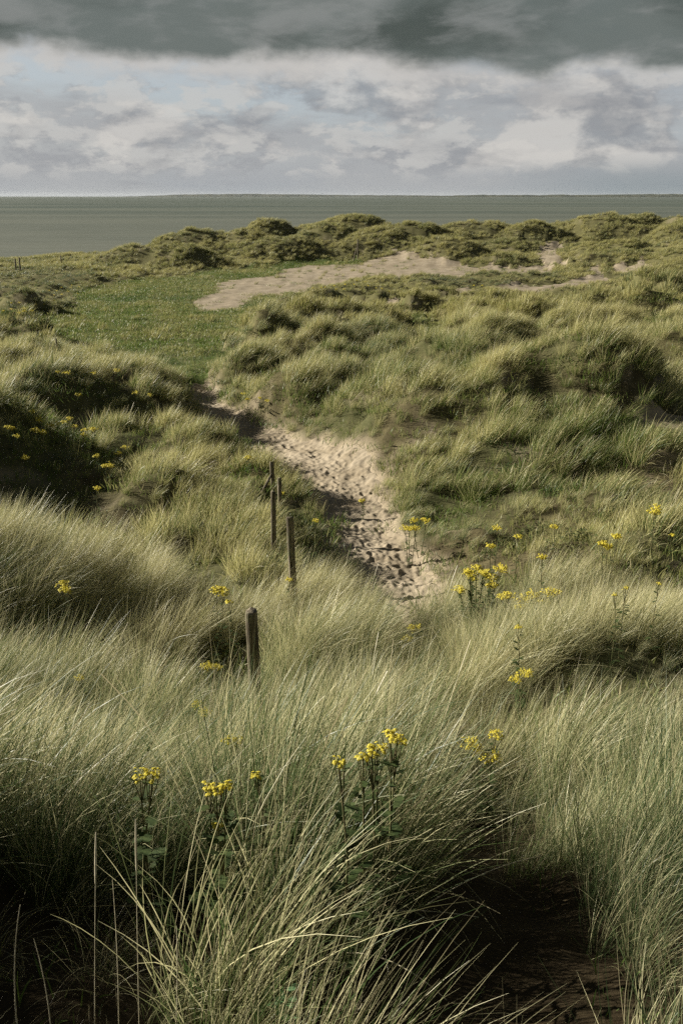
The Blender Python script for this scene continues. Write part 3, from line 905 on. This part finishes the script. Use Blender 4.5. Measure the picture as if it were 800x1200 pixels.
st((375, 1122), 2.6, (523, 1172), 2.35, (.0, 0, .075), 'long bleached blade arching down to the right over the bare ground', .0026, False)
st((560, 1075), 2.95, (410, 1070), 2.9, (.0, 0, .02), 'bleached straw lying almost level across the dark gap', .0018, False)
st((500, 1060), 2.9, (634, 1003), 3.1, (.0, 0, .03), 'long pale blade leaning right across the dark gap', .0020, False)

# --- small leafy weed at the bottom ---------------------------------
def weed(px, py, Y, label):
    p = ray_pt(px, py, Y); z = ground_z(p.x, Y)
    root = empty('leafy_weed', (p.x, Y, z)); tag(root, label, 'weed')
    hgt = p.z - z
    V, F = tube([(0, 0, -.04), (.01, 0, hgt * .5), (.0, .0, hgt)], [.005, .004, .003], 6)
    py_mesh('stem', V, F, M_STEM, root)
    r = random.Random(3)
    for i in range(9):
        a = i * 2.4; q = hgt * (.55 + .05 * i); l = r.uniform(.035, .055)
        dv = Vector((math.cos(a), math.sin(a), .35)).normalized(); sd = dv.cross(Vector((0, 0, 1))).normalized(); b = Vector((0, 0, q))
        ring = [(.0, .02), (.3, .26), (.6, .30), (.85, .16)]
        V = [b + dv * l * t + sd * l * w for t, w in ring] + [b + dv * l * 1.05 - Vector((0, 0, .1 * l))] + [b + dv * l * t - sd * l * w for t, w in reversed(ring)]
        py_mesh('leaf', V, [tuple(range(len(V)))], M_WEED, root, False)
M_WEED = m_flat('weed_leaf', (.055, .13, .05), (.09, .19, .08), 40, .5, .3, .25)
weed(334, 1158, 2.1, 'small bright green leafy weed in the dark at the bottom edge')

# --- dark lump of eroded turf by the path ---------------------------
def clod(px, py, w, label):
    X, Y, Z = at(px, py, .05)
    bm = bmesh.new(); bmesh.ops.create_icosphere(bm, subdivisions=4, radius=1)
    co = np.array([v.co for v in bm.verts])
    n = fbm(co[:, 0] * 1.7 + co[:, 2], co[:, 1] * 1.7 - co[:, 2] * 1.3, 77, 4, .6)
    for v, q in zip(bm.verts, n):
        v.co = Vector((v.co.x * w, v.co.y * w * .7, v.co.z * w * .55)) * (1 + .28 * q)
    me = bpy.data.meshes.new('turf_clod'); bm.to_mesh(me); bm.free()
    for p in me.polygons: p.use_smooth = True
    me.materials.append(M_EARTH)
    o = bpy.data.objects.new('turf_clod', me); COL.objects.link(o); o.location = (X, Y, Z + w * .25)
    tag(o, label, 'turf clod')
clod(397, 664, .16, 'dark lump of eroded turf at the left edge of the footpath')

# ------------------------------------------------------------------ grass
def m_grass(name, g1, g2, s1, s2, trans=.34, spec=.38):
    """blade material: green body, bleached upper blade, every blade and every tuft its own mix"""
    m, k = mat(name)
    br = k.attr('br'); bt = k.attr('bt'); tint = k.attr('tint', 'INSTANCER'); hue = k.attr('hue', 'INSTANCER')
    green = k.mix(br, g1, g2)
    green = k.mix(k.m('MULTIPLY', hue, .75), green, (.075, .115, .075))
    br2 = k.m('FRACT', k.m('MULTIPLY', br, 7.31))
    straw = k.mix(br2, s1, s2)
    f = k.m('ADD', tint, k.m('MULTIPLY_ADD', br2, .9, -.45))
    f = k.m('ADD', f, k.m('MULTIPLY_ADD', bt, .45, -.25), clamp=True)
    c = k.mix(k.ss(f, .26, .78), green, straw)
    c = k.mix(k.ss(bt, .22, .0, 0, .7), c, (.11, .085, .045))      # brown dead sheaths at the foot
    dead = k.ss(br2, .90, .97)
    c = k.mix(k.m('MULTIPLY', dead, .8), c, (.32, .27, .16))
    finish(k, c, .42, spec, trans=trans, tcol=c)
    return m
G_NEAR = m_grass('marram_blades', (.048, .090, .020), (.125, .175, .054), (.36, .345, .155), (.68, .635, .39))
G_MID = m_grass('middle_marram_blades', (.056, .098, .018), (.145, .195, .046), (.34, .325, .125), (.62, .575, .30), spec=.25)
G_FAR = m_grass('far_marram_blades', (.075, .105, .022), (.165, .185, .052), (.29, .275, .10), (.45, .42, .19), spec=.15)
G_TURF = m_grass('turf_blades', (.072, .125, .022), (.135, .195, .040), (.22, .24, .075), (.30, .29, .12), trans=.35, spec=.15)
G_HERB = m_grass('low_herbs', (.030, .060, .018), (.07, .105, .030), (.10, .12, .04), (.14, .14, .06), trans=.3, spec=.2)

def blades(n, rad, L0, L1, lean, spread, curl, w, seg, seed, fan=.5, tipw=.15):
    """n bent ribbon blades; wind blows towards +x"""
    r = np.random.default_rng(seed)
    a = r.random(n) * 2 * math.pi; q = np.sqrt(r.random(n)) * rad
    rx, ry = q * np.cos(a), q * np.sin(a)
    L = r.uniform(L0, L1, n)
    # initial direction: outward fan plus wind
    dx = rx / rad * fan * .45 + r.normal(0, spread, n) + lean * .45
    dy = ry / rad * fan * .45 + r.normal(0, spread, n)
    mag = np.hypot(dx, dy); th0 = np.arctan(mag) * .8; az = np.arctan2(dy, dx)
    cu = np.abs(r.normal(curl, curl * .5, n)) * L / max(L1, 1e-6)
    # wind turns the blade's heading towards +x as it rises
    turn = -az * np.clip(.35 + .3 * lean, 0, .8) * r.uniform(.3, 1, n)
    t = np.linspace(0, 1, seg + 1)
    P = np.zeros((n, seg + 1, 3)); P[:, 0, 0] = rx; P[:, 0, 1] = ry; P[:, 0, 2] = -.03
    T = np.zeros((n, seg + 1, 3))
    for i in range(seg + 1):
        th = np.minimum(th0 + cu * t[i] ** 1.4, 2.3); az_i = az + turn * t[i]
        T[:, i] = np.stack([np.sin(th) * np.cos(az_i), np.sin(th) * np.sin(az_i), np.cos(th)], -1)
        if i < seg: P[:, i + 1] = P[:, i] + T[:, i] * (L / seg)[:, None]
    tw = r.random(n) * math.pi
    up = np.array([0, 0, 1.0])
    side = np.stack([-np.sin(az), np.cos(az), np.zeros(n)], -1)
    V = []
    ws = w * r.uniform(.65, 1.25, n)
    wt = np.where(t < .6, 1.0, 1 - (t - .6) / .4 * (1 - tipw))
    for i in range(seg + 1):
        s = side * np.cos(tw)[:, None] + np.cross(T[:, i], side) * np.sin(tw)[:, None]
        hw = (ws * wt[i] / 2)[:, None]
        V += [P[:, i] - s * hw, P[:, i] + s * hw]
    V = np.stack(V, 1)                                   # n, 2(seg+1), 3
    k = 2 * (seg + 1)
    base = (np.arange(n) * k)[:, None]
    F = np.concatenate([np.stack([base[:, 0] + 2 * i, base[:, 0] + 2 * i + 1, base[:, 0] + 2 * i + 3, base[:, 0] + 2 * i + 2], -1) for i in range(seg)])
    br = np.repeat(r.random(n), k); bt = np.tile(np.repeat(t, 2), n)
    return V.reshape(-1, 3), F, br, bt
def seed_stalks(n, rad, L, seed, w=.004):
    """flowering culms with a long pale spike"""
    V, F, br, bt = blades(n, rad, L * .85, L * 1.1, .7, .12, .25, w, 6, seed, .4, .8)
    k = 14
    V = V.reshape(n, k, 3)
    for i, g in ((10, 1.6), (11, 1.6), (12, 1.0), (13, 1.0)):
        pass
    mid = (V[:, 10:14:2] + V[:, 11:14:2]) / 2
    V[:, 10:14:2] = mid + (V[:, 10:14:2] - mid) * 1.7; V[:, 11:14:2] = mid + (V[:, 11:14:2] - mid) * 1.7
    return V.reshape(-1, 3), F, br * 0 + .965 / 7.31 + 0, np.clip(bt + .2, 0, 1)
def join(parts):
    v = []; f = []; a = []; b = []; o = 0
    for V, F, br, bt in parts:
        v.append(V); f.append(F + o); a.append(br); b.append(bt); o += len(V)
    return np.concatenate(v), np.concatenate(f), np.concatenate(a), np.concatenate(b)
def tuft_set(name, protos, m):
    c = bpy.data.collections.new(name)
    for i, p in enumerate(protos):
        V, F, br, bt = p
        o = mesh_obj('%s_%02d' % (name, i), V, F, m, parent='nolink', attrs={'br': br, 'bt': bt})
        c.objects.link(o)
    return c
# four leans (upright, leaning, swept, thin and broken), three of each
def tufts(name, n, rad, L, w, seg, m, s0):
    out = []
    for lean, curl, spr in ((.05, .30, .24), (.8, .50, .22), (1.5, .70, .20)):
        for v in range(3):
            p = [blades(n, rad, L * .55, L * 1.05, lean, spr, curl, w, seg, s0 + v + int(lean * 10), .75),
                 blades(n // 3, rad * 1.2, L * .25, L * .6, lean * .7, spr * 2.2, curl * 1.6, w, seg, s0 + 50 + v + int(lean * 10), 1.1)]
            if v == 0 and lean < 1: p.append(seed_stalks(1 if n > 50 else max(1, n // 40), rad * .6, L * 1.15, s0 + 90 + v, w * 1.1))
            out.append(join(p))
    for v in range(3):
        V, F, br, bt = blades(n // 2, rad * 1.6, L * .45, L * .85, .9, .75, 1.9, w * .9, seg, s0 + 200 + v, 1.0)
        out.append(join([(V, F, (.90 + .095 * br) / 7.31, bt), blades(n // 5, rad, L * .4, L * .8, .7, .4, .9, w, seg, s0 + 230 + v, .9)]))
    return tuft_set(name, out, m)
T_NEAR = tufts('near_tuft', 84, .12, .88, .0028, 7, G_NEAR, 10)
T_MID = tufts('mid_tuft', 46, .17, .86, .0080, 5, G_MID, 300)
T_FAR = tufts('far_tuft', 40, .36, .92, .026, 4, G_FAR, 600)
T_TURF = tuft_set('turf_tuft', [blades(46, .26, .05, .14, .4, .5, .7, .007, 3, 900 + i, .6) for i in range(4)], G_TURF)
T_TURF_FAR = tuft_set('turf_tuft_far', [blades(46, .55, .06, .17, .4, .5, .7, .02, 3, 920 + i, .6) for i in range(4)], G_TURF)
def herb(n, rad, h, s, seed):
    """low leafy herb: many small broad leaves on short stems"""
    r = np.random.default_rng(seed); V = []; F = []; o = 0; br = []; bt = []
    for i in range(n):
        a = r.random() * 6.283; q = math.sqrt(r.random()) * rad
        p = np.array([q * math.cos(a), q * math.sin(a), r.uniform(.02, h) * (1 - .5 * q / rad)])
        d = np.array([math.cos(a) + r.normal(0, .7), math.sin(a) + r.normal(0, .7), r.uniform(-.1, .9)]); d /= np.linalg.norm(d)
        sd = np.cross(d, [r.normal(0, .3), r.normal(0, .3), 1]); sd /= np.linalg.norm(sd)
        l = s * r.uniform(.6, 1.4)
        V += [p, p + d * l * .5 + sd * l * .24 + [0, 0, .06 * l], p + d * l + [0, 0, -.12 * l], p + d * l * .5 - sd * l * .24 + [0, 0, .06 * l]]
        F.append((o, o + 1, o + 2, o + 3)); o += 4
        br += [r.random()] * 4; bt += [.4] * 4
    return np.array(V), np.array(F), np.array(br), np.array(bt)
T_HERB = tuft_set('herb_tuft', [herb(90, .20, .22, .055, 950 + i) for i in range(3)], G_HERB)

def instancer(name, coll, P, rot, scl, idx, tint, hue, label, cat):
    n = len(P)
    me = bpy.data.meshes.new(name)
    me.vertices.add(n); me.vertices.foreach_set('co', np.asarray(P, np.float32).ravel())
    def at(nm, ty, v, key='value'):
        a = me.attributes.new(nm, ty, 'POINT'); a.data.foreach_set(key, np.ascontiguousarray(v).ravel())
    at('rot', 'FLOAT_VECTOR', rot.astype(np.float32), 'vector'); at('scl', 'FLOAT_VECTOR', scl.astype(np.float32), 'vector')
    at('idx', 'INT', idx.astype(np.int32)); at('tint', 'FLOAT', tint.astype(np.float32)); at('hue', 'FLOAT', hue.astype(np.float32))
    o = bpy.data.objects.new(name, me); COL.objects.link(o)
    g = bpy.data.node_groups.new('scatter_' + name, 'GeometryNodeTree')
    g.interface.new_socket('Geometry', in_out='INPUT', socket_type='NodeSocketGeometry')
    g.interface.new_socket('Geometry', in_out='OUTPUT', socket_type='NodeSocketGeometry')
    gi = g.nodes.new('NodeGroupInput'); go = g.nodes.new('NodeGroupOutput')
    ip = g.nodes.new('GeometryNodeInstanceOnPoints'); ci = g.nodes.new('GeometryNodeCollectionInfo')
    ci.inputs['Collection'].default_value = coll; ci.inputs['Separate Children'].default_value = True; ci.inputs['Reset Children'].default_value = True
    ip.inputs['Pick Instance'].default_value = True
    def na(nm, ty):
        a = g.nodes.new('GeometryNodeInputNamedAttribute'); a.data_type = ty; a.inputs['Name'].default_value = nm
        return a.outputs['Attribute']
    L = g.links.new
    L(gi.outputs[0], ip.inputs['Points']); L(ci.outputs[0], ip.inputs['Instance'])
    L(na('idx', 'INT'), ip.inputs['Instance Index'])
    e = g.nodes.new('FunctionNodeEulerToRotation'); L(na('rot', 'FLOAT_VECTOR'), e.inputs[0]); L(e.outputs[0], ip.inputs['Rotation'])
    L(na('scl', 'FLOAT_VECTOR'), ip.inputs['Scale']); L(ip.outputs[0], go.inputs[0])
    md = o.modifiers.new('scatter', 'NODES'); md.node_group = g
    o['kind'] = 'stuff'; o['label'] = label; o['category'] = cat
    return o

def scatter(y0, y1, dens, seed, margin=.50, pad=3.2):
    r = np.random.default_rng(seed)
    area = 0.5 * ((margin * max(y0, 0) + pad) * 2 + (margin * y1 + pad) * 2) * (y1 - y0)
    n = int(area * dens * 1.15)
    y = r.uniform(y0, y1, n); x = r.uniform(-1, 1, n) * (margin * y1 + pad)
    ok = np.abs(x) < margin * np.maximum(y, 0) + pad
    return x[ok], y[ok], r

# hollows between the near tussocks, traced from the photo like the sand patches
GAPS = [[(-200, 1100), (120, 1095), (205, 1120), (240, 1190), (250, 1500), (-200, 1500)], [(470, 1020), (530, 960), (590, 975), (610, 1060), (645, 1200), (665, 1600), (440, 1600), (450, 1180)],
        [(190, 700), (290, 706), (300, 770), (220, 770)], [(-60, 560), (90, 570), (140, 620), (90, 650), (-60, 650)], [(640, 840), (720, 850), (730, 900), (640, 900)]]
LOWG = [[(310, 625), (345, 615), (410, 665), (440, 715), (400, 730), (345, 690)], [(470, 600), (700, 610), (720, 660), (560, 690), (520, 650)], [(225, 790), (320, 800), (330, 850), (230, 850)], [(225, 450), (330, 510), (300, 560), (215, 500)]]
DENSE = [[(-150, 930), (150, 930), (215, 1000), (215, 1075), (-150, 1080)], [(235, 1010), (470, 1010), (480, 1080), (430, 1180), (260, 1190)], [(640, 1040), (900, 1020), (900, 1400), (720, 1400), (665, 1180)], [(480, 740), (640, 720), (640, 830), (560, 900), (520, 830)]]
# patches that are greener or more bleached than the rest: photo column, row, reach, change
TINTS = [(690, 760, 150, .28), (640, 650, 90, .22), (210, 575, 80, .28), (620, 560, 120, -.30), (150, 680, 130, .22), (50, 540, 90, -.30), (300, 700, 90, .20), (700, 400, 140, .12), (470, 480, 90, -.1), (480, 270, 400, .10)]
def tint_fields(x, y):
    z = H0(x, y)
    px, py = project(x, y, z)
    t = .54 + .34 * fbm(x * .16, y * .16, 70, 4, .55) + .12 * fbm(x * .8, y * .8, 75, 3)
    for sx, sy, sr, dt in TINTS:
        t = t + dt * np.exp(-((px - sx) / sr) ** 2 - ((py - sy) / (sr * .6)) ** 2) * (y > 1)
    hue = np.clip(.30 + .9 * fbm(x * .11 + 7, y * .11, 80, 3, .5), 0, 1)
    return t, hue

def marram(y0, y1, dens, coll, seed, sc=1.0, lmin=.42, lvar=.55):
    x, y, r = scatter(y0, y1, dens, seed)
    sand, turf, blue = cover(x, y)
    pd = path_edge(x, y)
    tz, h1, h2, ox, oy = tussock(x, y, turf, sand)
    hh = np.clip(np.maximum(h1 * 1.6, h2 * 1.3), 0, 1)
    gap = fbm(x * .45, y * .45, 90, 4, .6)
    p = np.clip(.18 + 1.1 * hh - .55 * sst(.10, .60, gap), 0.05, 1)
    gx, gy = project(x + .15 * fbm(x * 2, y * 2, 61, 3), y + .3 * fbm(x * 2, y * 2, 62, 3), H0(x, y))
    bare = np.zeros(len(x), bool)
    for g in GAPS: bare |= inpoly(gx, gy, g)
    p = np.where(bare, np.where(gx < 320, .65, .34) * np.maximum(p, .5), p)
    thick = np.zeros(len(x), bool)
    for g in DENSE: thick |= inpoly(gx, gy, g)
    p = np.where(~bare & (y < 9), np.maximum(p, .30 + .3 * (np.abs(y - 4.1) < 1.1)), p)
    low = np.zeros(len(x), bool)
    for g in LOWG: low |= inpoly(gx, gy, g)
    p = np.where(thick & ~bare, np.maximum(p, 1.0), p); hh = np.where(thick, np.clip(hh, .45, .75), hh)
    p = np.where(sand, .015, p); p = np.where(turf, .02 + .12 * sst(.35, .7, fbm(x * .2, y * .1, 91, 4, .6)), p)
    p = p * sst(-.06, .25, pd) * (1 - sst(129, 134, y))
    ok = r.random(len(x)) < p
    x, y, hh, h1, ox, oy, pd, blue, gap, low, thick, bare = [q[ok] for q in (x, y, hh, h1, ox, oy, pd, blue, gap, low, thick, bare)]
    z = Hfull(x, y)
    n = len(x)
    wl = .75 + .35 * fbm(x * .12, y * .12, 95, 3)            # gustiness
    lx = wl + .55 * ox + r.normal(0, .28, n); ly = .06 + .45 * oy + r.normal(0, .36, n) + .25 * fbm(x * .3, y * .3, 97, 2)
    mag = np.hypot(lx, ly); az = np.arctan2(ly, lx)
    lv = np.clip(np.round(mag * 1.45 + r.normal(0, .3, n) - .2), 0, 2).astype(int)
    idx = lv * 3 + r.integers(0, 3, n)
    idx = np.where(r.random(n) < .08 + .16 * sst(.1, .5, fbm(x * .5, y * .5, 130, 3)) + .5 * bare, 9 + r.integers(0, 3, n), idx)    # flattened dead straw
    s = (lmin + lvar * hh + .25 * r.random(n)) * (.55 + .45 * sst(.0, .7, pd)) * sc
    s = s * (1 - .42 * sst(57, 66, y) * (y < 86))
    s = np.where(blue, s * .8, s) * np.where(bare, .58, 1.0) * np.where(y < 4.2, .80 + thick * np.where(x > .35, .10, np.where(x < -.45, .25, .55)), 1.0) * np.where(low, .5, 1.0)
    for X, Y in RAG_POS:                                    # grass stands back from the ragwort
        if Y > 5.5 and y0 < 40:
            s = s * (.42 + .58 * sst(.15, .85, np.hypot(x - X, (y - Y + .35) * .75)))
        elif Y <= 5.5 and y0 < 5:
            s = s * (.68 + .32 * sst(.06, .24, np.hypot(x - X + .05, y - Y + .12)))
    rot = np.stack([r.normal(0, .08, n), r.normal(0, .08, n), az], -1)
    scl = np.stack([s * r.uniform(.9, 1.25, n), s * r.uniform(.9, 1.25, n), s], -1)
    t, hue = tint_fields(x, y)
    t = t - .10 * (1 - sst(6, 14, y)) - .22 * (1 - sst(.1, .45, hh)) * (y > 13) + .14 * (hh - .4) + r.normal(0, .10, n) + .12 * sst(.1, .5, gap)
    t = np.where(blue, t - .25, t); hue = np.clip(hue - .25 * (hh - .3), 0, 1); hue = np.where(blue, np.clip(hue + .6, 0, 1), hue)
    return np.stack([x, y, z], -1), rot, scl, idx, t, hue

def split(data, mask):
    return [d[mask] for d in data]
near = marram(1.55, 13.5, 40, T_NEAR, 21)
mid = marram(13.5, 44, 19, T_MID, 22, sc=.85, lmin=.16, lvar=.62)
far = marram(44, 86, 8.0, T_FAR, 23, sc=.72, lmin=.22, lvar=.6)
ridge = marram(86, 134, 9.0, T_FAR, 24, sc=.50, lmin=.4, lvar=.5)
def side(P):
    """which side of the path a tuft grows on"""
    ys_ = np.array([p[1] for p in PATH]); xs_ = np.array([p[0] for p in PATH])
    return P[:, 0] < np.interp(P[:, 1], ys_, xs_)
l = side(near[0])
instancer('marram_grass', T_NEAR, *split(near, l), 'tall pale marram grass bending in the wind on the near slope around the fence posts', 'grass')
instancer('marram_grass', T_NEAR, *split(near, ~l), 'tall marram grass on the near bank to the right of the footpath', 'grass')
l = side(mid[0])
instancer('marram_grass', T_MID, *split(mid, l), 'marram tussocks over the shaded dunes left of the footpath', 'grass')
instancer('marram_grass', T_MID, *split(mid, ~l), 'green marram over the big rounded dune right of the footpath', 'grass')
instancer('marram_grass', T_FAR, *far, 'distant marram hummocks between the meadow and the sand patches', 'grass')
instancer('marram_grass', T_FAR, *ridge, 'olive marram covering the far dune ridge before the sea', 'grass')

def low_cover(y0, y1, dens, seed, coll, nv, where, sc):
    x, y, r = scatter(y0, y1, dens, seed)
    sand, turf, blue = cover(x, y); pd = path_edge(x, y)
    p = where(x, y, sand, turf, blue, pd)
    ok = r.random(len(x)) < p
    x, y = x[ok], y[ok]; n = len(x)
    t, hue = tint_fields(x, y)
    s = r.uniform(.7, 1.35, n) * sc * (.42 + .58 * sst(3, 9, y))
    return (np.stack([x, y, Hfull(x, y)], -1), np.stack([r.normal(0, .1, n), r.normal(0, .1, n), r.normal(0, 1.2, n)], -1), np.stack([s, s, s], -1),
            r.integers(0, nv, n), t - .12 + .65 * fbm(x * .30, y * .16, 88, 5, .62) + r.normal(0, .12, n), hue * .4)
d = low_cover(44, 112, 7.5, 31, T_TURF_FAR, 4, lambda x, y, s, t, b, pd: np.where(t, 1.0, np.where(s, .02, .0)) * sst(-.1, .2, pd), 1.0)
instancer('turf_grass', T_TURF_FAR, *d, 'short grazed green turf on the flat meadow', 'grass')
d = low_cover(1.6, 46, 13, 32, T_TURF, 4, lambda x, y, s, t, b, pd: np.where(s, .03, np.clip(.75 - .5 * fbm(x * .4, y * .4, 90, 3) + .3 * (y < 4), .25, .95)) * sst(.0, .4, pd), 1.6)
instancer('short_grass', T_TURF, *d, 'short green grass filling the gaps between the marram tussocks', 'grass')
d = low_cover(3, 46, 5, 33, T_HERB, 3, lambda x, y, s, t, b, pd: np.where(s, .0, sst(.05, .5, fbm(x * .35 + 30, y * .35, 110, 4, .6))) * sst(.1, .6, pd), 1.0)
instancer('low_herbs', T_HERB, *d, 'low dark leafy herbs growing in the hollows between tussocks', 'herbs')
